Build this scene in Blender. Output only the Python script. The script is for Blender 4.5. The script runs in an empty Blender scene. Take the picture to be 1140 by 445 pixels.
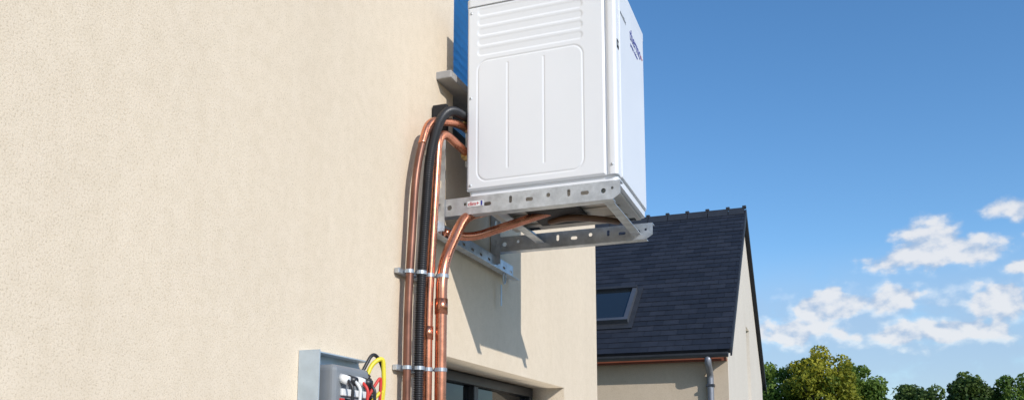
import bpy, bmesh, math, random
import numpy as np
from mathutils import Vector, Matrix, noise as mnoise
random.seed(7); rng=np.random.default_rng(7)
S=bpy.context.scene
COL=S.collection
CAMH=1.65

# ------------------------------------------------------------------ helpers
def empty(name):
    o=bpy.data.objects.new(name,None); COL.objects.link(o); return o
def link(me,name,mat=None,parent=None,smooth=False):
    o=bpy.data.objects.new(name,me); COL.objects.link(o)
    if mat is not None:
        me.materials.clear(); me.materials.append(mat)
    if parent: o.parent=parent
    if smooth:
        for p in me.polygons: p.use_smooth=True
    return o
def box(name,a,b,mat,parent=None,bevel=0,seg=2):
    bm=bmesh.new(); bmesh.ops.create_cube(bm,size=1)
    a=Vector(a); b=Vector(b)
    for v in bm.verts:
        v.co=Vector([(a[i]+b[i])/2+v.co[i]*(b[i]-a[i]) for i in range(3)])
    if bevel: bmesh.ops.bevel(bm,geom=bm.edges[:],offset=bevel,segments=seg,affect='EDGES',profile=0.5)
    me=bpy.data.meshes.new(name); bm.to_mesh(me); bm.free()
    return link(me,name,mat,parent,smooth=False)
def mesh(name,vs,fs,mat,parent=None,smooth=False):
    me=bpy.data.meshes.new(name); me.from_pydata(vs,[],fs); me.update()
    bm=bmesh.new(); bm.from_mesh(me); bmesh.ops.recalc_face_normals(bm,faces=bm.faces[:]); bm.to_mesh(me); bm.free()
    return link(me,name,mat,parent,smooth)
def plate(name,outer,holes,th,axes,origin,mat,parent=None,bev=0.0):
    """flat sheet with holes. outer/holes in local 2D, axes=(ax,ay,az) world vectors"""
    cu=bpy.data.curves.new(name,'CURVE'); cu.dimensions='2D'; cu.fill_mode='BOTH'; cu.extrude=th/2
    if bev: cu.bevel_depth=bev
    for pts in [outer]+holes:
        sp=cu.splines.new('POLY'); sp.points.add(len(pts)-1)
        for i,p in enumerate(pts): sp.points[i].co=(p[0],p[1],0,1)
        sp.use_cyclic_u=True
    t=bpy.data.objects.new('tmp',cu); COL.objects.link(t)
    dg=bpy.context.evaluated_depsgraph_get(); dg.update()
    me=bpy.data.meshes.new_from_object(t.evaluated_get(dg))
    bpy.data.objects.remove(t)
    ax,ay,az=[Vector(v) for v in axes]; o=Vector(origin)
    for v in me.vertices: v.co=o+ax*v.co.x+ay*v.co.y+az*v.co.z
    bm=bmesh.new(); bm.from_mesh(me); bmesh.ops.remove_doubles(bm,verts=bm.verts[:],dist=1e-5)
    bmesh.ops.recalc_face_normals(bm,faces=bm.faces[:]); bm.to_mesh(me); bm.free()
    return link(me,name,mat,parent)
def rect(x0,y0,x1,y1): return [(x0,y0),(x1,y0),(x1,y1),(x0,y1)]
def slot(cx,cy,w,h,n=8):
    pts=[]; r=min(w,h)/2
    for k in range(2*n):
        a=math.pi*2*k/(2*n)+0.001
        x=r*math.cos(a); y=r*math.sin(a)
        if w>h: x+= (w/2-r)*(1 if math.cos(a)>0 else -1)
        elif h>w: y+= (h/2-r)*(1 if math.sin(a)>0 else -1)
        pts.append((cx+x,cy+y))
    return pts
def smooth_path(pts,rad=0.08,step=0.008):
    P=[Vector(p) for p in pts]; out=[P[0]]
    for i in range(1,len(P)-1):
        a=P[i-1];b=P[i];c=P[i+1]
        r=min(rad,(a-b).length*0.49,(c-b).length*0.49)
        s=b+(a-b).normalized()*r; e=b+(c-b).normalized()*r
        for k in range(13):
            t=k/12; out.append(s*(1-t)**2+b*2*t*(1-t)+e*t*t)
    out.append(P[-1])
    res=[out[0]]
    for i in range(1,len(out)):
        d=(out[i]-out[i-1]).length; n=max(1,int(d/step))
        for k in range(1,n+1): res.append(out[i-1].lerp(out[i],k/n))
    return res
def tube(name,pts,r,mat,parent=None,rad=0.08,ribs=None,step=0.01,sides=16,wob=0):
    P=smooth_path(pts,rad,step if not ribs else ribs/4)
    vs=[];fs=[]; L=0
    T=(P[1]-P[0]).normalized(); Nn=T.orthogonal().normalized()
    for i,p in enumerate(P):
        if i>0: L+=(p-P[i-1]).length
        T2=(P[min(i+1,len(P)-1)]-P[max(i-1,0)]).normalized()
        q=T.rotation_difference(T2); Nn=(q@Nn); Nn=(Nn-T2*Nn.dot(T2)).normalized(); T=T2
        B=T.cross(Nn)
        rr=r
        if ribs: rr=r*(1.0+0.13*(1 if (i%4) in (0,1) else -1))
        off=Vector((0,0,0))
        if wob: off=Vector((mnoise.noise(p*3),mnoise.noise(p*3+Vector((9,0,0))),0))*wob
        for k in range(sides):
            a=2*math.pi*k/sides
            vs.append(p+off+(Nn*math.cos(a)+B*math.sin(a))*rr)
    for i in range(len(P)-1):
        for k in range(sides):
            fs.append((i*sides+k,i*sides+(k+1)%sides,(i+1)*sides+(k+1)%sides,(i+1)*sides+k))
    fs.append(tuple(range(sides))); fs.append(tuple((len(P)-1)*sides+k for k in range(sides)))
    return mesh(name,vs,fs,mat,parent,smooth=True)
def cyl(name,a,b,r,mat,parent=None,sides=20):
    return tube(name,[a,b],r,mat,parent,step=10,sides=sides)

# ------------------------------------------------------------------ materials
def newmat(name):
    m=bpy.data.materials.new(name); m.use_nodes=True
    nt=m.node_tree; b=nt.nodes['Principled BSDF']; return m,nt,b
def N(nt,t,**kw):
    n=nt.nodes.new(t)
    for k,v in kw.items(): setattr(n,k,v)
    return n
def coord(nt,scale=(1,1,1),out='Object'):
    tc=N(nt,'ShaderNodeTexCoord'); mp=N(nt,'ShaderNodeMapping'); mp.inputs['Scale'].default_value=scale
    nt.links.new(tc.outputs[out],mp.inputs[0]); return mp.outputs[0]
def noise(nt,vec,scale,detail=4,rough=0.5):
    n=N(nt,'ShaderNodeTexNoise'); n.inputs['Scale'].default_value=scale; n.inputs['Detail'].default_value=detail
    n.inputs['Roughness'].default_value=rough; nt.links.new(vec,n.inputs['Vector']); return n.outputs['Fac']
def ramp(nt,fac,stops):
    r=N(nt,'ShaderNodeValToRGB'); e=r.color_ramp.elements
    while len(e)<len(stops): e.new(0.5)
    for i,(p,c) in enumerate(stops):
        e[i].position=p; e[i].color=(*c,1) if len(c)==3 else c
    nt.links.new(fac,r.inputs[0]); return r.outputs[0]
def bump(nt,b,h,strength,dist,prev=None):
    n=N(nt,'ShaderNodeBump'); n.inputs['Strength'].default_value=strength; n.inputs['Distance'].default_value=dist
    nt.links.new(h,n.inputs['Height'])
    if prev is not None: nt.links.new(prev,n.inputs['Normal'])
    nt.links.new(n.outputs[0],b.inputs['Normal']); return n.outputs[0]
def simple(name,c,rough=0.5,metal=0.0,var=0.12,vs=6,bs=0.0,bscale=60,spec=0.5):
    m,nt,b=newmat(name); v=coord(nt); f=noise(nt,v,vs,5,0.6)
    lo=tuple(x*(1-var) for x in c); hi=tuple(min(1,x*(1+var)) for x in c)
    nt.links.new(ramp(nt,f,[(0.3,lo),(0.7,hi)]),b.inputs['Base Color'])
    r=N(nt,'ShaderNodeMapRange'); r.inputs[3].default_value=rough*0.85; r.inputs[4].default_value=min(1,rough*1.2)
    nt.links.new(noise(nt,v,vs*4,4),r.inputs[0]); nt.links.new(r.outputs[0],b.inputs['Roughness'])
    b.inputs['Metallic'].default_value=metal
    b.inputs['Specular IOR Level'].default_value=spec
    if bs: bump(nt,b,noise(nt,v,bscale,3),bs,0.01)
    return m
def stucco(name,c,fine=210):
    m,nt,b=newmat(name); v=coord(nt)
    f1=noise(nt,v,0.9,6,0.62); f2=noise(nt,v,fine,4,0.65)
    vz=coord(nt,(6,6,0.35)); f3=noise(nt,vz,1.2,4,0.6)
    fm=noise(nt,v,22,5,0.65)
    a=ramp(nt,f1,[(0.3,tuple(x*0.955 for x in c)),(0.7,tuple(x*1.03 for x in c))])
    g=ramp(nt,f2,[(0.27,(0.66,0.63,0.58)),(0.48,(1,1,1))])
    s=ramp(nt,f3,[(0.3,(0.975,0.97,0.96)),(0.6,(1,1,1))])
    s2=ramp(nt,fm,[(0.35,(0.95,0.945,0.93)),(0.6,(1,1,1))])
    cur=a
    for q in (g,s,s2):
        mx=N(nt,'ShaderNodeMix',data_type='RGBA',blend_type='MULTIPLY'); mx.inputs[0].default_value=1
        nt.links.new(cur,mx.inputs[6]); nt.links.new(q,mx.inputs[7]); cur=mx.outputs[2]
    nt.links.new(cur,b.inputs['Base Color'])
    b.inputs['Roughness'].default_value=0.92; b.inputs['Specular IOR Level'].default_value=0.2
    p=bump(nt,b,f2,0.42,0.0035)
    p=bump(nt,b,noise(nt,v,3,3),0.06,0.03,p)
    return m
M_st=stucco('cream_render',(0.765,0.645,0.495))
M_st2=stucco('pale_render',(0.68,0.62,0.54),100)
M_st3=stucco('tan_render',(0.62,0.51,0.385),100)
M_white=simple('white_powder_coat',(0.745,0.755,0.77),0.36,0,0.015,2,0.015,350)
M_galv=simple('galvanised_steel',(0.56,0.59,0.62),0.40,0.75,0.22,22,0.06,90)
M_strap=simple('dull_clamp_steel',(0.42,0.45,0.48),0.45,0.7,0.15,18)
M_galv2=simple('galvanised_sheet',(0.50,0.58,0.64),0.5,0.45,0.14,12)
M_copper=simple('copper_pipe',(0.66,0.265,0.155),0.27,0.93,0.30,11,0.04,40)
M_copper2=simple('shaded_copper',(0.20,0.09,0.06),0.42,0.6,0.3,9,0.03,40)  # same copper, darkened: the outer riser's shade is put into the colour
M_brass=simple('brass_fitting',(0.62,0.45,0.20),0.35,0.9,0.15,12)
M_black=simple('black_conduit',(0.022,0.022,0.025),0.40,0,0.2,8)
M_darkins=simple('dark_insulation',(0.03,0.027,0.026),0.7,0,0.25,20,0.2,120)
M_dark=simple('dark_void',(0.012,0.012,0.014),0.8)
M_under=simple('base_pan_beige',(0.55,0.50,0.43),0.5,0.2,0.15,8)
M_grey=simple('grey_plastic',(0.20,0.215,0.23),0.5,0,0.08,10)
M_yel=simple('yellow_cable',(0.75,0.62,0.04),0.45)
M_red=simple('red_cable',(0.6,0.04,0.03),0.45)
M_whitep=simple('white_plastic',(0.75,0.75,0.73),0.4)
M_frame=simple('anthracite_frame',(0.022,0.025,0.03),0.35,0,0.1,5)
M_sill=simple('grey_stone_sill',(0.33,0.32,0.31),0.7,0,0.12,14,0.1,80)
M_zinc=simple('zinc_gutter',(0.07,0.075,0.09),0.4,0.5,0.15,6)
M_brown=simple('brown_fascia',(0.26,0.075,0.04),0.6)
M_ridge=simple('ridge_tile',(0.022,0.025,0.032),0.6,0,0.2,7)
M_rubber=simple('black_rubber',(0.02,0.02,0.02),0.7)
M_blue=simple('blue_print',(0.05,0.055,0.28),0.4)
M_redp=simple('red_print',(0.5,0.05,0.05),0.4)
M_blade=simple('blue_shutter_slat',(0.12,0.36,0.62),0.3,0.1,0.1,5)
def glassmat(name,ior=1.9,c=(0.012,0.016,0.02)):
    m,nt,b=newmat(name); v=coord(nt)
    b.inputs['Base Color'].default_value=(*c,1); b.inputs['Roughness'].default_value=0.03
    b.inputs['IOR'].default_value=ior
    bump(nt,b,noise(nt,v,1.3,2),0.04,0.02); return m
M_glass=glassmat('window_glass',1.9)
M_glassd=glassmat('door_glass',1.45,(0.006,0.008,0.01))
def ground_mat():
    m,nt,b=newmat('grass'); v=coord(nt)
    nt.links.new(ramp(nt,noise(nt,v,0.35,8,0.7),[(0.3,(0.035,0.06,0.018)),(0.55,(0.06,0.09,0.025)),(0.75,(0.10,0.11,0.045))]),b.inputs['Base Color'])
    b.inputs['Roughness'].default_value=0.95; bump(nt,b,noise(nt,v,40,4),0.8,0.03); return m
M_grass=ground_mat()
def gravel_mat():
    m,nt,b=newmat('gravel'); v=coord(nt)
    vo=N(nt,'ShaderNodeTexVoronoi'); vo.inputs['Scale'].default_value=45; nt.links.new(v,vo.inputs['Vector'])
    mx=N(nt,'ShaderNodeMix',data_type='RGBA'); mx.inputs[0].default_value=0.35
    nt.links.new(ramp(nt,noise(nt,v,3,5),[(0.3,(0.30,0.26,0.21)),(0.7,(0.42,0.38,0.32))]),mx.inputs[6]); nt.links.new(vo.outputs['Color'],mx.inputs[7])
    hs=N(nt,'ShaderNodeHueSaturation'); hs.inputs['Saturation'].default_value=0.25; hs.inputs['Value'].default_value=0.8; nt.links.new(mx.outputs[2],hs.inputs['Color'])
    nt.links.new(hs.outputs[0],b.inputs['Base Color']); b.inputs['Roughness'].default_value=0.9
    bump(nt,b,vo.outputs['Distance'],-0.8,0.02); return m
M_gravel=gravel_mat()
def leafmat(name,dark,light):
    m,nt,b=newmat(name); at=N(nt,'ShaderNodeAttribute'); at.attribute_name='tint'
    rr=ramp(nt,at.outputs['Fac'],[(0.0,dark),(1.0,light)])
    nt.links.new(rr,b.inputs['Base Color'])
    b.inputs['Roughness'].default_value=0.6; b.inputs['Specular IOR Level'].default_value=0.25
    tr=N(nt,'ShaderNodeBsdfTranslucent'); nt.links.new(rr,tr.inputs['Color'])
    ms=N(nt,'ShaderNodeMixShader'); ms.inputs[0].default_value=0.35
    nt.links.new(b.outputs[0],ms.inputs[1]); nt.links.new(tr.outputs[0],ms.inputs[2])
    nt.links.new(ms.outputs[0],nt.nodes['Material Output'].inputs[0]); return m
M_bark=simple('bark',(0.09,0.07,0.05),0.9,0,0.3,12,0.5,30)
M_leafA=leafmat('leaf_green_gold',(0.06,0.12,0.016),(0.42,0.38,0.035))
M_leafB=leafmat('leaf_dark',(0.036,0.075,0.018),(0.16,0.22,0.045))
M_leafC=leafmat('leaf_mid',(0.055,0.115,0.02),(0.24,0.33,0.05))

# ------------------------------------------------------------------ main house (camera-relative z, shifted at end)
WX=-1.5; G=-1.65; TOP=4.1
YH=5.76
house=empty('rendered_house')
low=(3.22,4.96,G+0.06,0.43); up=(3.285,4.7,1.38,2.75)
plate('wall_front',rect(-7,G,YH,TOP),[rect(low[0],low[2],low[1],low[3]),rect(up[0],up[2],up[1],up[3])],0.3,
      ((0,1,0),(0,0,1),(1,0,0)),(WX-0.15,0,0),M_st,house)
box('wall_end',(-9.5,YH-0.3,G),(WX-0.303,YH-0.002,TOP),M_st,house)
box('wall_near_end',(-9.5,-7.0+0.002,G),(WX-0.303,-6.7,TOP),M_st,house)
box('wall_rear',(-9.8,-7,G),(-9.503,YH,TOP),M_st,house)
box('ceiling_slab',(-9.5,-6.7,TOP-0.25),(WX-0.305,YH-0.305,TOP-0.01),M_whitep,house)
box('interior_wall',(-4.2,-6.6,G),(-4.1,YH-0.31,TOP-0.26),M_grey,house)
M_slate,nt,b=newmat('slate_roof'); v=coord(nt)
nt.links.new(ramp(nt,noise(nt,v,6,5),[(0.3,(0.018,0.020,0.028)),(0.7,(0.030,0.033,0.043))]),b.inputs['Base Color']); b.inputs['Roughness'].default_value=0.6
def roof(name,x0,x1,y0,y1,ze,zr,axis,parent,th=0.07):
    if axis=='X':
        ym=(y0+y1)/2; sides=[((x0,y0,ze),(x1,y0,ze),(x1,ym,zr),(x0,ym,zr)),((x1,y1,ze),(x0,y1,ze),(x0,ym,zr),(x1,ym,zr))]
    else:
        xm=(x0+x1)/2; sides=[((x0,y1,ze),(x0,y0,ze),(xm,y0,zr),(xm,y1,zr)),((x1,y0,ze),(x1,y1,ze),(xm,y1,zr),(xm,y0,zr))]
    for i,q in enumerate(sides):
        q=[Vector(p) for p in q]; n=(q[1]-q[0]).cross(q[3]-q[0]).normalized()
        if n.z<0: n=-n
        low_=[p-n*th for p in q]
        mesh(f'{name}_{i}',q+low_,[(0,1,2,3),(7,6,5,4),(0,4,5,1),(1,5,6,2),(2,6,7,3),(3,7,4,0)],M_slate,parent)
roof('roof_slope',-10.1,-1.38,-7.15,YH+0.12,TOP-0.05,TOP+3.4,'Y',house)
for yy in (-7+0.0,YH-0.31):
    mesh('gable_wall',[(-9.7,yy,TOP),(WX-0.05,yy,TOP),(-5.65,yy,TOP+3.15),(-9.7,yy+0.3,TOP),(WX-0.05,yy+0.3,TOP),(-5.65,yy+0.3,TOP+3.15)],
         [(0,1,2),(3,5,4),(0,3,4,1),(1,4,5,2),(2,5,3,0)],M_st,house)
gx=WX-0.20
def frame_window(pref,y0,y1,z0,z1,x,mull,parent,fw=0.055,d=0.06,glass=M_glass,trans=[]):
    box(pref+'_frame_top',(x-d,y0+0.004,z1-fw),(x,y1-0.004,z1-0.003),M_frame,parent,0.004)
    box(pref+'_frame_bottom',(x-d,y0+0.004,z0+0.003),(x,y1-0.004,z0+fw),M_frame,parent,0.004)
    for i,(a,b) in enumerate([(y0+0.004,y0+fw),(y1-fw,y1-0.004)]+[(m-fw/2,m+fw/2) for m in mull]):
        box(pref+f'_stile_{i}',(x-d+0.003,a,z0+fw+0.001),(x-0.003,b,z1-fw-0.001),M_frame,parent,0.004)
    for i,t in enumerate(trans):
        box(pref+f'_transom_{i}',(x-d+0.006,y0+fw,t-fw/2),(x-0.006,y1-fw,t+fw/2),M_frame,parent,0.004)
    mesh(pref+'_glass',[(x-d*0.6,y0+0.01,z0+0.01),(x-d*0.6,y1-0.01,z0+0.01),(x-d*0.6,y1-0.01,z1-0.01),(x-d*0.6,y0+0.01,z1-0.01)],[(0,1,2,3)],glass,parent)
frame_window('patio_door',low[0],low[1],low[2],low[3],gx,[4.06],house,glass=M_glassd)
frame_window('upper_window',up[0],up[1],up[2],up[3],WX-0.12,[3.98],house,0.045,0.05,trans=[1.56])
for k in range(22):
    z=1.70+k*0.045
    mesh(f'shutter_slat_{k}',[(WX-0.115,up[0]+0.05,z),(WX-0.115,up[1]-0.05,z),(WX-0.085,up[1]-0.05,z+0.012),(WX-0.085,up[0]+0.05,z+0.012),
        (WX-0.113,up[0]+0.05,z+0.036),(WX-0.113,up[1]-0.05,z+0.036)],[(0,1,2,3),(3,2,5,4)],M_blade,house)
box('upper_window_sill',(WX-0.10,3.11,1.605),(WX+0.07,4.85,1.64),M_sill,house,0.005)
box('door_step',(WX-0.28,low[0]+0.01,G+0.005),(WX+0.06,low[1]-0.01,G+0.058),M_sill,house,0.005)

# ------------------------------------------------------------------ neighbour house
nb=empty('slate_roof_house')
NX0=-8.2; NX1=-1.14; Y0=10.93; Y1=16.85; ZE=1.35; YR=13.89; ZR=4.01; YE=10.73; YE2=17.05
sl=(ZR-ZE)/(YR-YE)
def zr(y): return ZE+sl*(min(y,2*YR-y)-YE)
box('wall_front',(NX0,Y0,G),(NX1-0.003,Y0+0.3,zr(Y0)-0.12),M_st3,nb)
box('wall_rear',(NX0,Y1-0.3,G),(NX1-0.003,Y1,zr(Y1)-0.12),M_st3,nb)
gw=(13.72,14.32,-0.4,2.08)
def wallplate(name,x,holes):
    plate(name,[(Y0+0.003,G),(Y1-0.003,G),(Y1-0.003,zr(Y1)-0.11),(YR,ZR-0.11),(Y0+0.003,zr(Y0)-0.11)],holes,0.3,((0,1,0),(0,0,1),(1,0,0)),(x,0,0),M_st2,nb)
wallplate('gable_wall',NX1-0.15,[rect(gw[0],gw[2],gw[1],gw[3])])
wallplate('gable_wall_far',NX0+0.15,[])
frame_window('gable_window',gw[0],gw[1],gw[2],gw[3],NX1-0.12,[],nb)
roof('roof_slope',NX0-0.08,NX1+0.045,YE,YE2,ZE,ZR,'X',nb,0.06)
rows=int(((YR-YE)**2+(ZR-ZE)**2)**0.5/0.13); vs=[];fs=[]
sv=Vector((0,YR-YE,ZR-ZE)).normalized(); nv=Vector((0,-sv.z,sv.y))
me=bpy.data.meshes.new('slates')
for r in range(rows):
    off=(r%2)*0.11
    xx=NX0-0.08-off
    while xx<NX1+0.045:
        a=max(xx,NX0-0.08); b=min(xx+0.216,NX1+0.047)
        if b-a>0.02:
            s0=r*0.13-0.004; s1=s0+0.15
            j=random.uniform(-0.002,0.002); k=random.uniform(0,0.003)
            base=Vector((0,YE,ZE)); i0=len(vs)
            for (X_,s_,h_) in [(a,s0+j,0.009+k),(b,s0+j,0.009+k),(b,s1,0.003),(a,s1,0.003),(a,s0+j,0.001),(b,s0+j,0.001)]:
                p=base+sv*s_+nv*h_; vs.append((X_,p.y,p.z))
            fs.append((i0,i0+1,i0+2,i0+3)); fs.append((i0+4,i0+5,i0+1,i0))
        xx+=0.22
me.from_pydata(vs,[],fs)
ca=me.attributes.new('tint','FLOAT','FACE')
for i in range(0,len(fs),2):
    t=random.random(); ca.data[i].value=t; ca.data[i+1].value=t
m,nt,b=newmat('slate_tiles'); at=N(nt,'ShaderNodeAttribute'); at.attribute_name='tint'
v=coord(nt); mx=N(nt,'ShaderNodeMix',data_type='RGBA',blend_type='MULTIPLY'); mx.inputs[0].default_value=1
nt.links.new(ramp(nt,at.outputs['Fac'],[(0,(0.015,0.0175,0.025)),(1,(0.026,0.029,0.039))]),mx.inputs[6])
nt.links.new(ramp(nt,noise(nt,v,9,5),[(0.3,(0.85,0.85,0.85)),(0.7,(1.12,1.12,1.12))]),mx.inputs[7]); nt.links.new(mx.outputs[2],b.inputs['Base Color'])
b.inputs['Roughness'].default_value=0.55; b.inputs['Specular IOR Level'].default_value=0.35; bump(nt,b,noise(nt,v,60,4),0.3,0.004)
me.update(); link(me,'slate_courses',m,nb)
k=0; xx=NX0-0.08
while xx<NX1+0.0:
    x1=min(xx+0.33,NX1+0.05)
    h=0.045; w=0.13
    v8=[]
    for X_ in (xx,x1-0.012):
        v8+=[(X_,YR-w,ZR-w*sl+0.018),(X_,YR-0.02,ZR+h),(X_,YR+0.02,ZR+h),(X_,YR+w,ZR-w*sl+0.018),(X_,YR,ZR-0.03)]
    mesh(f'ridge_tile_{k}',v8,[(0,1,6,5),(1,2,7,6),(2,3,8,7),(3,4,9,8),(4,0,5,9),(0,4,3,2,1),(5,6,7,8,9)],M_ridge,nb)
    box(f'ridge_collar_{k}',(x1-0.045,YR-0.035,ZR+0.03),(x1+0.016,YR+0.035,ZR+h+0.03),M_ridge,nb,0.006)
    xx+=0.33;k+=1
for sgn,(ya,yb) in enumerate(((YE+0.02,YR),(YE2-0.02,YR))):
    mesh(f'verge_board_{sgn}',[(NX1+0.048,ya,zr(ya)-0.10),(NX1+0.048,ya,zr(ya)+0.012),(NX1+0.048,yb,ZR+0.012),(NX1+0.048,yb,ZR-0.10),
      (NX1+0.070,ya,zr(ya)-0.10),(NX1+0.070,ya,zr(ya)+0.012),(NX1+0.070,yb,ZR+0.012),(NX1+0.070,yb,ZR-0.10)],
      [(0,1,2,3),(4,7,6,5),(0,4,5,1),(1,5,6,2),(2,6,7,3),(3,7,4,0)],M_ridge,nb)
gv=[];gf=[];ns=9
for X_ in (NX0-0.05,NX1+0.03):
    for k in range(ns):
        a=math.pi*k/(ns-1); gv.append((X_,YE-0.045-0.06*math.cos(a),ZE-0.045-0.06*math.sin(a)))
for k in range(ns-1): gf.append((k,k+1,ns+k+1,ns+k))
gf+= [tuple(range(ns)),tuple(range(ns,2*ns))]
o=mesh('gutter',gv,gf,M_zinc,nb)
box('fascia_board',(NX0,YE+0.075,ZE-0.135),(NX1-0.01,YE+0.095,ZE-0.01),M_brown,nb,0.004)
box('soffit',(NX0,YE+0.096,ZE-0.125),(NX1-0.01,Y0-0.002,ZE-0.10),M_brown,nb)
tube('downpipe',[(-1.36,YE-0.04,ZE-0.09),(-1.36,YE-0.04,ZE-0.17),(-1.36,Y0-0.06,ZE-0.30),(-1.36,Y0-0.06,G)],0.042,simple('zinc_downpipe',(0.26,0.27,0.30),0.45,0.5),nb,0.05,step=0.03)
for z in (-0.9,0.3,0.9): box('downpipe_clip',(-1.41,Y0-0.108,z),(-1.31,Y0-0.001,z+0.03),M_zinc,nb,0.003)
def roofbox(name,x0,x1,s0,s1,h0,h1,mat):
    base=Vector((0,YE,ZE)); vv=[]
    for h in(h0,h1):
        for X_,s in((x0,s0),(x1,s0),(x1,s1),(x0,s1)):
            p=base+sv*s+nv*h; vv.append((X_,p.y,p.z))
    return mesh(name,vv,[(0,1,2,3),(4,5,6,7),(0,1,5,4),(1,2,6,5),(2,3,7,6),(3,0,4,7)],mat,nb)
M_rwf=simple('roof_window_frame',(0.12,0.13,0.15),0.35,0.5,0.1,5)
a0,a1=-3.42,-2.49; s0,s1=0.72,1.66; fw=0.06
roofbox('roof_window_flashing',a0-0.09,a1+0.07,s0-0.12,s1+0.07,0.012,0.022,M_ridge)
roofbox('roof_window_sill',a0,a1,s0,s0+fw,0.02,0.09,M_rwf); roofbox('roof_window_head',a0,a1,s1-fw,s1,0.02,0.10,M_ridge)
roofbox('roof_window_side_a',a0,a0+fw,s0+fw,s1-fw,0.02,0.088,M_rwf); roofbox('roof_window_side_b',a1-fw,a1,s0+fw,s1-fw,0.02,0.088,M_rwf)
roofbox('roof_window_glass',a0+fw,a1-fw,s0+fw,s1-fw,0.024,0.06,M_glass)

# ------------------------------------------------------------------ heat pump
hp=empty('heat_pump_outdoor_unit')
ux0,ux1,uy0,uy1,uz0,uz1=-1.362,-0.720,3.122,3.690,1.072,1.945
def shell(name,x0,x1,y0,y1,z0,z1,r,mat,par,seg=8):
    pts=[]
    for cx,cy,a0_ in ((x1-r,y1-r,0),(x0+r,y1-r,90),(x0+r,y0+r,180),(x1-r,y0+r,270)):
        for k in range(seg+1):
            a=math.radians(a0_+90*k/seg); pts.append((cx+r*math.cos(a),cy+r*math.sin(a)))
    n=len(pts); vs=[(p[0],p[1],z0) for p in pts]+[(p[0],p[1],z1) for p in pts]
    fs=[(i,(i+1)%n,n+(i+1)%n,n+i) for i in range(n)]
    fs+=[tuple(range(n)),tuple(range(n,2*n))]
    o=mesh(name,vs,fs,mat,par,True)
    md=o.modifiers.new('es','EDGE_SPLIT'); md.split_angle=math.radians(40)
    return o
pe=0.012
shell('casing',ux0,ux1,uy0+pe,uy1,uz0+0.03,uz1-0.03,0.02,M_white,hp)
shell('base_flange',ux0+0.004,ux1-0.004,uy0+pe+0.004,uy1-0.004,uz0,uz0+0.032,0.02,M_white,hp)
shell('top_lid',ux0-0.004,ux1+0.004,uy0-0.002,uy1+0.004,uz1-0.034,uz1,0.022,M_white,hp)
def ss(a,b,x):
    t=max(0,min(1,(x-a)/(b-a))); return t*t*(3-2*t)
def rr_sdf(x,z,cx,cz,hx,hz,r):
    qx=abs(x-cx)-hx+r; qz=abs(z-cz)-hz+r
    return math.hypot(max(qx,0),max(qz,0))+min(max(qx,qz),0)-r
px0,px1,pz0,pz1=ux0+0.002,ux1-0.045,uz0+0.028,uz1-0.036
nx,nz=250,330; vs=[];fs=[]
pcx=(-1.312-0.855)/2; phx=(1.312-0.855)/2
def emboss(x,z):
    h=0.0
    d=rr_sdf(x,z,pcx,(1.135+1.66)/2,phx,(1.66-1.135)/2,0.045)
    h+= -0.0024*(1-ss(0,0.006,abs(d)))
    if d<-0.012:
        for gxx in (-1.178,-1.020):
            if 1.18<z<1.635: h+= -0.0022*(1-ss(0.0,0.006,abs(x-gxx)))
    for zz in (1.70,1.745,1.79,1.835,1.88):
        d2=rr_sdf(x,z,pcx,zz,phx,0.016,0.014)
        h+= -0.0015*ss(0.004,-0.006,d2) - 0.0024*ss(0.004,-0.004,d2)*max(0,(zz+0.016-z)/0.032)
    h+= 0.0009*mnoise.noise(Vector((x*5,z*4,0)))
    e=min(x-px0,px1-x,z-pz0,pz1-z)
    h+= -0.006*(1-ss(0,0.008,e))
    return h
for j in range(nz+1):
    z=pz0+(pz1-pz0)*j/nz
    for i in range(nx+1):
        x=px0+(px1-px0)*i/nx
        vs.append((x,uy0-emboss(x,z),z))
for j in range(nz):
    for i in range(nx):
        a=j*(nx+1)+i; fs.append((a,a+1,a+nx+2,a+nx+1))
o=mesh('end_panel',vs,fs,M_white,hp,True)
bd=[(px0,pz0),(px1,pz0),(px1,pz1),(px0,pz1)]
ev=[(x,uy0+0.005,z) for x,z in bd]+[(x,uy0+pe+0.004,z) for x,z in bd]
mesh('end_panel_return',ev,[(0,1,5,4),(1,2,6,5),(2,3,7,6),(3,0,4,7)],M_white,hp)
shell('corner_post',ux1-0.041,ux1+0.0025,uy0+0.001,uy0+0.06,uz0+0.029,uz1-0.036,0.016,M_white,hp)
fp=box('front_panel',(ux1-0.001,uy0+0.064,uz0+0.031),(ux1+0.006,uy1-0.03,uz1-0.037),M_white,hp,0.003)
for i,z in enumerate((1.14,1.90)):
    cyl(f'panel_screw_{i}',(ux1-0.02,uy0+0.002,z),(ux1-0.02,uy0-0.003,z),0.005,M_galv,hp,8)
for i,(xx,z) in enumerate(((ux0+0.02,1.12),(ux0+0.02,1.5),(ux0+0.02,1.88))):
    cyl(f'side_screw_{i}',(xx,uy0+0.002,z),(xx,uy0-0.003,z),0.005,M_galv,hp,8)
box('front_badge',(ux1+0.001,uy0+0.018,1.63),(ux1+0.0045,uy0+0.048,1.665),M_dark,hp,0.001)
box('front_badge_dot',(ux1+0.0046,uy0+0.026,1.641),(ux1+0.0052,uy0+0.040,1.654),M_whitep,hp)
def text(name,body,size,loc,mat,par,off=0.0003):
    c=bpy.data.curves.new(name,'FONT'); c.body=body; c.size=size; c.extrude=0.0004; c.offset=off
    t=bpy.data.objects.new('t',c); COL.objects.link(t)
    dg=bpy.context.evaluated_depsgraph_get(); dg.update()
    me=bpy.data.meshes.new_from_object(t.evaluated_get(dg)); bpy.data.objects.remove(t)
    for v in me.vertices:
        v.co=Vector(loc)+Vector((0,1,0))*v.co.x+Vector((0,0,1))*v.co.y+Vector((1,0,0))*v.co.z
    return link(me,name,mat,par)
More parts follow.
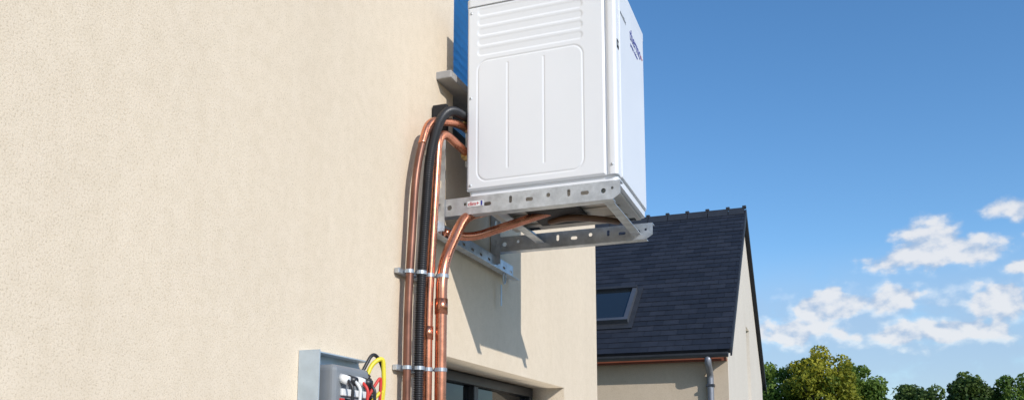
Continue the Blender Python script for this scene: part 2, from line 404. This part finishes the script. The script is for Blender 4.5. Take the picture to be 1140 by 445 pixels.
text('logo_text','thermo',0.075,(ux1+0.0068,uy0+0.25,1.778),M_blue,hp)
text('logo_sub','pompe a chaleur',0.022,(ux1+0.0068,uy0+0.26,1.750),M_blue,hp,0)
text('logo_accent','~',0.08,(ux1+0.0068,uy0+0.47,1.778),M_redp,hp)
text('label_text','monobloc',0.026,(ux1+0.0068,uy0+0.072,1.80),M_grey,hp,0)
box('base_pan',(ux0+0.02,uy0+0.03,uz0-0.012),(ux1-0.02,uy1-0.02,uz0-0.001),M_under,hp,0.004)
for i,yy in enumerate((3.25,3.40,3.55)):
    box(f'pan_rib_{i}',(ux0+0.06,yy,uz0-0.022),(ux1-0.06,yy+0.03,uz0-0.0125),M_under,hp,0.004)
box('compressor_plate',(-1.16,3.27,uz0-0.04),(-0.93,3.52,uz0-0.023),M_darkins,hp,0.006)
tube('drain_loop',[(-1.10,3.45,1.03),(-0.98,3.36,1.015),(-0.86,3.42,1.01),(-0.82,3.55,1.03)],0.014,simple('brown_hose',(0.12,0.06,0.03),0.4),hp,0.06)
# service valves on the wall side
for i,z in enumerate((1.405,1.28,1.44)):
    cyl(f'valve_nut_{i}',(-1.385,3.17,z),(-1.385,3.20,z),0.027 if i<2 else 0.02,M_brass if i<2 else M_galv,hp,6)
box('valve_block',(-1.41,3.22,1.24),(-1.365,3.30,1.45),M_galv,hp,0.004)

# ------------------------------------------------------------------ wall bracket
wb=empty('wall_bracket')
def arm(y,pref,x0=-1.497,x1=-0.705,z0=0.992,z1=1.066):
    L=x1-x0; h=z1-z0
    holes=[]
    for cx,w,hh in ((0.07,0.022,0.022),(0.14,0.014,0.014),(0.24,0.032,0.016),(0.34,0.014,0.03),(0.42,0.032,0.016),(0.50,0.018,0.018),(0.585,0.014,0.03),(0.65,0.034,0.016),(0.725,0.020,0.020),(0.76,0.012,0.012)):
        holes.append(slot(cx,h*0.52+ (0.006 if w<0.02 else -0.002),w,hh))
    plate(pref+'_web',[(0,0),(L-0.03,0),(L,0.02),(L,h),(0,h)],holes,0.0035,((1,0,0),(0,0,1),(0,1,0)),(x0,y,z0),M_galv,wb)
    box(pref+'_flange_bottom',(x0,y+0.002,z0),(x1-0.03,y+0.045,z0+0.0035),M_galv,wb)
    box(pref+'_flange_top',(x0,y+0.002,z1-0.0035),(x1,y+0.045,z1),M_galv,wb)
    plate(pref+'_leg',[(0,0),(0.05,0),(0.05,0.50),(0.035,0.52),(0.0,0.52)],[slot(0.028,0.1+0.1*k,0.012,0.034) for k in range(4)],0.0035,((1,0,0),(0,0,1),(0,1,0)),(x0,y-0.005,z0-0.06),M_galv,wb)
    box(pref+'_leg_flange',(x0,y-0.003,z0-0.06),(x0+0.004,y+0.045,z0+0.46),M_galv,wb)
    for z in (z0+0.40,z0+0.22,z0-0.03):
        cyl(pref+'_bolt',(x0+0.004,y+0.024,z),(x0+0.018,y+0.024,z),0.010,M_galv,wb,6)
arm(3.103,'near_arm'); arm(3.745,'far_arm')
for i,xx in enumerate((-1.26,-0.80)):
    box(f'cross_rail_{i}_web',(xx,3.15,1.02),(xx+0.0035,3.741,1.058),M_galv,wb)
    box(f'cross_rail_{i}_flange',(xx,3.15,1.0165),(xx+0.04,3.741,1.0200),M_galv,wb)
plate('wall_rail',rect(2.98,0.90,3.99,0.975),[slot(3.06+0.1*k,0.94,0.03,0.012) for k in range(10)],0.003,((0,1,0),(0,0,1),(1,0,0)),(-1.475,0,0),M_galv,wb)
box('wall_rail_top',(-1.4985,2.98,0.9715),(-1.4767,3.99,0.975),M_galv,wb); box('wall_rail_lip',(-1.4735,2.98,0.90),(-1.44,3.99,0.903),M_galv,wb)
box('dark_end_cap',(-1.495,3.065,1.35),(-1.43,3.092,1.47),M_dark,wb,0.004)
for i,(xx,yy) in enumerate(((-1.24,3.16),(-0.79,3.16),(-1.24,3.64),(-0.79,3.64))):
    box(f'foot_{i}',(xx-0.03,yy-0.02,1.0585),(xx+0.03,yy+0.02,1.0705),M_rubber,wb,0.002)
st=empty('sticker_label')
box('sticker_base',(-1.345,3.0985,1.022),(-1.275,3.1005,1.046),M_whitep,st)
# print reads along +X on the arm face
c=text('sticker_print','clim+',0.022,(0,0,0),M_redp,st)
for v in c.data.vertices: v.co=Vector((-1.342,3.0980,1.027))+Vector((v.co.y,-v.co.x,v.co.z))
box('sticker_bar',(-1.286,3.0978,1.024),(-1.278,3.0983,1.044),M_blue,st)
sh=empty('hanging_shackle')
tube('eye',[(-1.455,3.80,0.90),(-1.455,3.80,0.865),(-1.455,3.815,0.845),(-1.455,3.83,0.865),(-1.455,3.83,0.90)],0.004,M_galv2,sh,0.01)
box('tab',(-1.47,3.80,0.74),(-1.467,3.815,0.845),M_galv2,sh)

# ------------------------------------------------------------------ pipes
pp=empty('copper_pipework')
bx=G
PO=(2.800,-1.455,0.0155); PC=(2.838,-1.425,0.0175); PI=(2.892,-1.415,0.0175); PL=(2.922,-1.375,0.0225)
tube('copper_riser_outer',[(PO[1],PO[0],bx),(PO[1],PO[0],0.6),(-1.445,2.83,1.12),(-1.43,2.90,1.33),(-1.39,3.13,1.40),(-1.39,3.45,1.405)],PO[2],M_copper2,pp,0.16)  # lower run painted in the darker copper as shade; brighter top overlaid next
tube('copper_riser_outer_top',[(-1.4385,2.862,1.218),(-1.43,2.902,1.331),(-1.39,3.13,1.40),(-1.39,3.45,1.405)],PO[2]+0.0006,M_copper,pp,0.10)
tube('copper_riser_inner',[(PI[1],PI[0],bx),(PI[1],PI[0],0.6),(-1.40,2.935,1.31),(-1.385,3.20,1.285),(-1.385,3.45,1.28)],PI[2],M_copper,pp,0.10)
tube('copper_low_bend',[(PL[1],PL[0],bx),(PL[1],PL[0],0.74),(-1.36,3.10,0.985),(-1.33,3.25,1.045)],PL[2],M_copper,pp,0.10)
tube('copper_branch',[(-1.46,3.12,0.93),(-1.38,3.22,0.925),(-1.12,3.34,1.03),(-1.05,3.38,1.06)],0.0185,M_copper,pp,0.09)
for nm,a,b_,r in (('coupling_a',(PL[1],PL[0],0.55),(PL[1],PL[0],0.61),PL[2]+0.003),('coupling_b',(PI[1],PI[0],0.45),(PI[1],PI[0],0.50),PI[2]+0.0028)):
    cyl(nm,a,b_,r,M_copper,pp)
cd=empty('electrical_conduit')
tube('black_corrugated_conduit',[(PC[1],PC[0],bx),(PC[1],PC[0],0.6),(-1.41,2.875,1.20),(-1.395,2.98,1.42),(-1.38,3.25,1.45)],PC[2],M_black,cd,0.22,ribs=0.0085)
cl=empty('pipe_clamp_rail')
for i,z in enumerate((0.70,0.335,-0.35,-1.0)):
    dz=max(0,z-0.6)*0.06
    box(f'rail_{i}',(-1.498,2.765,z-0.010),(-1.477,3.02,z+0.010),M_galv,cl,0.002)
    for j,(y,x,r) in enumerate((PO,PC,PI,PL)):
        y=y+dz; r=r+0.001+(0.0025 if j==1 else 0)
        pts=[(x+ r*math.cos(math.radians(a)),y+r*math.sin(math.radians(a))) for a in range(0,360,20)]
        n=len(pts); vs=[]
        for zz in (z-0.007,z+0.007): vs+=[(p[0],p[1],zz) for p in pts]
        pts2=[(x+ (r+0.002)*math.cos(math.radians(a)),y+(r+0.002)*math.sin(math.radians(a))) for a in range(0,360,20)]
        for zz in (z-0.007,z+0.007): vs+=[(p[0],p[1],zz) for p in pts2]
        fs=[]
        for k in range(n):
            k2=(k+1)%n
            fs+=[(2*n+k,2*n+k2,3*n+k2,3*n+k),(k,k2,2*n+k2,2*n+k),(n+k,n+k2,3*n+k2,3*n+k)]
        mesh(f'strap_{i}_{j}',vs,fs,M_strap,cl)
        cyl(f'strap_stud_{i}_{j}',(-1.478,y,z),(x-r,y,z),0.004,M_strap,cl,8)

# ------------------------------------------------------------------ electrical enclosure
eb=empty('electrical_enclosure')
box('backplate',(-1.4985,2.175,-0.15),(-1.494,2.52,0.327),M_galv2,eb)
box('side_return',(-1.494,2.175,-0.15),(-1.425,2.179,0.327),M_galv2,eb)
box('top_return',(-1.494,2.179,0.323),(-1.45,2.52,0.327),M_galv2,eb)
box('junction_body',(-1.494,2.20,-0.12),(-1.385,2.41,0.285),M_grey,eb,0.018,4)
box('junction_cover',(-1.3845,2.215,-0.10),(-1.372,2.395,0.150),simple('dark_grey_cover',(0.09,0.095,0.10),0.45),eb,0.006,3)
for i in range(4):
    y=2.235+0.045*i
    cyl(f'gland_{i}',(-1.39,y,0.245),(-1.360,y,0.235),0.014,M_black if i%2 else M_whitep,eb)
    tube(f'lead_{i}',[(-1.362,y,0.236),(-1.345,y+0.004,0.215),(-1.352,y+0.006,0.12),(-1.36,y+0.01,-0.12)],0.005,[M_black,M_whitep,M_red,M_black][i],eb,0.03)
box('terminal_strip',(-1.386,2.23,0.19),(-1.376,2.38,0.212),M_whitep,eb,0.003)
for i in range(5): box(f'terminal_{i}',(-1.386,2.228+0.033*i,0.16),(-1.378,2.248+0.033*i,0.182),M_dark if i%2 else M_red,eb,0.001)
tube('corrugated_feed',[(-1.43,2.38,0.24),(-1.41,2.42,0.285),(-1.395,2.445,0.20),(-1.40,2.44,-0.4)],0.012,M_black,eb,0.04,ribs=0.008)
tube('yellow_cable_a',[(-1.42,2.40,0.20),(-1.40,2.445,0.31),(-1.375,2.475,0.335),(-1.375,2.485,0.24),(-1.385,2.46,0.05),(-1.40,2.45,-0.3)],0.0075,M_yel,eb,0.04)
tube('yellow_cable_b',[(-1.42,2.40,0.12),(-1.38,2.44,0.20),(-1.37,2.465,0.225),(-1.385,2.45,0.0),(-1.40,2.43,-0.3)],0.006,M_yel,eb,0.03)
tube('red_cable',[(-1.41,2.40,0.16),(-1.38,2.43,0.235),(-1.37,2.455,0.27),(-1.375,2.455,0.15),(-1.39,2.44,-0.3)],0.005,M_red,eb,0.03)
tube('black_cable',[(-1.42,2.40,0.26),(-1.40,2.455,0.355),(-1.385,2.50,0.30),(-1.39,2.495,0.1),(-1.40,2.49,-0.3)],0.006,M_black,eb,0.04)

# ------------------------------------------------------------------ ground
mesh('ground',[(-2500,-2500,G),(2500,-2500,G),(2500,2500,G),(-2500,2500,G)],[(0,1,2,3)],M_grass)
mesh('gravel_path',[(-1.5,-7,G+0.004),(2.6,-7,G+0.004),(2.6,10.5,G+0.004),(-1.5,10.5,G+0.004)],[(0,1,2,3)],M_gravel)

# ------------------------------------------------------------------ trees
def tree(name,x,y,h,w,mat,n=15000,leaf=0.2,seed=0,hot=0.0):
    r_=np.random.default_rng(seed); rd=random.Random(seed)
    root=empty(name)
    th=h*0.42
    tube('trunk',[(x,y,G),(x+0.1,y,G+th*0.5),(x-0.05,y+0.1,G+th)],0.2,M_bark,root,0.5,step=0.5,sides=10)
    cz=G+h*0.56
    nc=60; C=[]
    while len(C)<nc:
        p=r_.normal(size=3); p/=np.linalg.norm(p); rad=r_.uniform(0.5,0.82)
        p=p*rad
        C.append((x+p[0]*w/2,y+p[1]*w/2,cz+p[2]*h*0.42,r_.uniform(0.3,0.9),r_.uniform(0,1)))
    for k in range(12):
        e=C[k][:3]
        tube(f'limb_{k}',[(x,y,G+th*rd.uniform(0.6,1.0)),((x+e[0])/2,(y+e[1])/2,(G+th+e[2])/2),e],0.06,M_bark,root,0.3,step=0.4,sides=6)
    C=np.array(C); idx=r_.integers(0,nc,n); c=C[idx]
    D=r_.normal(size=(n,3)); D/=np.linalg.norm(D,axis=1)[:,None]
    R=(0.145*w*(0.45+0.75*c[:,3])*r_.uniform(0.5,1.15,n)**0.6)[:,None]
    P=c[:,:3]+D*R*np.array([1,1,0.85])
    keep=(P[:,2]>G+h*0.12); P=P[keep]; c=c[keep]; D=D[keep]; n=len(P)
    A=D+r_.normal(size=(n,3))*0.9; A=np.cross(A,r_.normal(size=(n,3))); A/=np.linalg.norm(A,axis=1)[:,None]
    B=np.cross(A,D+r_.normal(size=(n,3))*0.5); B/=np.linalg.norm(B,axis=1)[:,None]
    s=r_.uniform(0.5,1.0,n)[:,None]*leaf
    V=np.stack([P-A*s,P+B*s*0.6,P+A*s,P-B*s*0.6],1).reshape(-1,3)
    F=np.arange(4*n).reshape(n,4)
    me=bpy.data.meshes.new('crown'); me.from_pydata(V.tolist(),[],F.tolist())
    t=me.attributes.new('tint','FLOAT','FACE')
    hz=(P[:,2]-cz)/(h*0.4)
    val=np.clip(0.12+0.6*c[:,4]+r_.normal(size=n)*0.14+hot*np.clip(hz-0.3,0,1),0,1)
    t.data.foreach_set('value',val.astype(np.float32)); me.update()
    link(me,'crown',mat,root)
tree('deciduous_tree',-2.6,61,9.1,6.0,M_leafC,18000,0.15,1,0.1)
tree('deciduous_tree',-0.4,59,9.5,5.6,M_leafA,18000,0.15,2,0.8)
tree('deciduous_tree',1.7,62,9.1,4.8,M_leafC,17000,0.15,3)
tree('deciduous_tree',8.3,90,9.7,6.4,M_leafB,13000,0.22,4)
tree('deciduous_tree',11.4,80,9.6,5.2,M_leafB,12000,0.20,5)
tree('deciduous_tree',14.8,80,9.4,5.4,M_leafC,12000,0.20,6)
tree('deciduous_tree',19.5,82,9.3,6.5,M_leafB,10000,0.26,8)
n=26000; xs=rng.uniform(-90,120,n)
hh=np.array([4.0+2.2*mnoise.noise(Vector((x*0.07,0,0)))+1.6*mnoise.noise(Vector((x*0.25,3,0))) for x in xs])
P=np.stack([xs,150+rng.normal(size=n)*3,G+hh*rng.uniform(0.05,1,n)**0.6],1)
A=rng.normal(size=(n,3)); A/=np.linalg.norm(A,axis=1)[:,None]; B=np.cross(A,rng.normal(size=(n,3))); B/=np.linalg.norm(B,axis=1)[:,None]
V=np.stack([P-A*.5,P+B*.35,P+A*.5,P-B*.35],1).reshape(-1,3)
me=bpy.data.meshes.new('distant_trees'); me.from_pydata(V.tolist(),[],np.arange(4*n).reshape(n,4).tolist())
t=me.attributes.new('tint','FLOAT','FACE'); t.data.foreach_set('value',rng.uniform(0,1,n).astype(np.float32)); me.update()
link(me,'distant_trees',M_leafB)

# ------------------------------------------------------------------ shift so ground = 0
for o in list(COL.objects):
    if o.parent is None: o.location.z+=CAMH

# ------------------------------------------------------------------ camera
cam=bpy.data.cameras.new('camera'); co=bpy.data.objects.new('camera',cam); COL.objects.link(co); S.camera=co
cam.sensor_width=36; cam.lens=943/1140*36; cam.shift_y=155/1140; cam.clip_end=6000; cam.clip_start=0.05
co.location=(0,0,CAMH); co.rotation_euler=(math.radians(98),0,math.radians(20.35))

# ------------------------------------------------------------------ light
sun_dir=Vector((0.78,-0.50,0.52)).normalized()
sl_=bpy.data.lights.new('sun','SUN'); sl_.energy=3.6; sl_.angle=math.radians(0.5); sl_.color=(1.0,0.965,0.915)
so=bpy.data.objects.new('sun',sl_); COL.objects.link(so); so.rotation_euler=sun_dir.to_track_quat('Z','Y').to_euler(); so.location=(10,-6,12)
W=bpy.data.worlds.new('World'); S.world=W; W.use_nodes=True; nt=W.node_tree; nt.nodes.clear()
out=N(nt,'ShaderNodeOutputWorld'); bg=N(nt,'ShaderNodeBackground'); bg.inputs['Strength'].default_value=0.15
sky=N(nt,'ShaderNodeTexSky'); sky.sky_type='NISHITA'; sky.sun_disc=False; sky.sun_elevation=math.asin(sun_dir.z); sky.sun_rotation=math.atan2(sun_dir.x,sun_dir.y)
sky.air_density=1.0; sky.dust_density=0.4; sky.ozone_density=3.0
hs=N(nt,'ShaderNodeHueSaturation'); hs.inputs['Saturation'].default_value=1.2; hs.inputs['Value'].default_value=1.2
nt.links.new(sky.outputs[0],hs.inputs['Color']); nt.links.new(hs.outputs[0],bg.inputs[0])
def MA(op,a,b=None,c=None):
    n=N(nt,'ShaderNodeMath',operation=op)
    for i,v in enumerate((a,b,c)):
        if v is None: continue
        if isinstance(v,(int,float)): n.inputs[i].default_value=v
        else: nt.links.new(v,n.inputs[i])
    return n.outputs[0]
tc=N(nt,'ShaderNodeTexCoord'); sp=N(nt,'ShaderNodeSeparateXYZ'); nt.links.new(tc.outputs['Generated'],sp.inputs[0])
az=MA('MULTIPLY',MA('ARCTAN2',sp.outputs[0],sp.outputs[1]),57.2958); el=MA('MULTIPLY',MA('ARCSINE',sp.outputs[2]),57.2958)
cb=N(nt,'ShaderNodeCombineXYZ'); nt.links.new(az,cb.inputs[0]); nt.links.new(MA('MULTIPLY',el,1.35),cb.inputs[1])
def wn(scale,detail,rough,off=(0,0,0)):
    mp=N(nt,'ShaderNodeMapping'); mp.inputs['Location'].default_value=off; nt.links.new(cb.outputs[0],mp.inputs[0])
    return noise(nt,mp.outputs[0],scale,detail,rough)
n1=wn(0.55,8,0.48); n1b=wn(0.55,8,0.48,(-0.25,-0.55,0)); n2=wn(0.16,7,0.6,(5,2,3))
blobs=[(6.7,12.2,4.9,1.3),(6.4,13.1,2.4,1.7),(8.6,12.3,2.6,1.2),(0.8,9.6,4.0,1.4),(3.6,9.8,3.0,1.3),(9.8,9.1,3.2,1.7),(12.0,14.4,3.0,0.95),(12.4,11.0,3.0,0.9),(-1.6,8.0,4.2,1.3),(6.2,7.6,6,1.1),(18,9,5,2),(27,12,5,1.6),(-14,8,6,1.8),(40,9,7,2.5)]
mxv=None
for a,e,sa,se in blobs:
    d=MA('SQRT',MA('ADD',MA('POWER',MA('ABSOLUTE',MA('DIVIDE',MA('SUBTRACT',az,a),sa)),2),MA('POWER',MA('ABSOLUTE',MA('DIVIDE',MA('SUBTRACT',el,e),se)),2)))
    v=MA('SUBTRACT',1,d); mxv=v if mxv is None else MA('MAXIMUM',mxv,v)
mxv=MA('MAXIMUM',mxv,-1.0)
dens=MA('ADD',mxv,MA('MULTIPLY',MA('SUBTRACT',n1,0.47),1.9))
def sstep(v,a,b):
    n=N(nt,'ShaderNodeMapRange',interpolation_type='SMOOTHSTEP'); n.inputs[1].default_value=a; n.inputs[2].default_value=b; nt.links.new(v,n.inputs[0]); return n.outputs[0]
alpha=sstep(dens,0.08,0.62)
haze=MA('MULTIPLY',MA('MULTIPLY',sstep(el,14,8),sstep(n2,0.2,0.5)),0.68)
alpha=MA('MAXIMUM',MA('MULTIPLY',alpha,0.92),haze)
lit=MA('MULTIPLY',sstep(MA('ADD',MA('SUBTRACT',n1,n1b),MA('MULTIPLY',dens,0.12)),-0.12,0.18),sstep(dens,0.0,0.45))
cr=N(nt,'ShaderNodeMix',data_type='RGBA'); nt.links.new(lit,cr.inputs[0]); cr.inputs[6].default_value=(0.40,0.53,0.73,1); cr.inputs[7].default_value=(0.83,0.84,0.87,1)
bg2=N(nt,'ShaderNodeBackground'); nt.links.new(cr.outputs[2],bg2.inputs[0]); bg2.inputs[1].default_value=1.0
ms=N(nt,'ShaderNodeMixShader'); nt.links.new(alpha,ms.inputs[0]); nt.links.new(bg.outputs[0],ms.inputs[1]); nt.links.new(bg2.outputs[0],ms.inputs[2]); nt.links.new(ms.outputs[0],out.inputs[0])
S.view_settings.view_transform='Standard'; S.view_settings.look='None'; S.view_settings.exposure=0
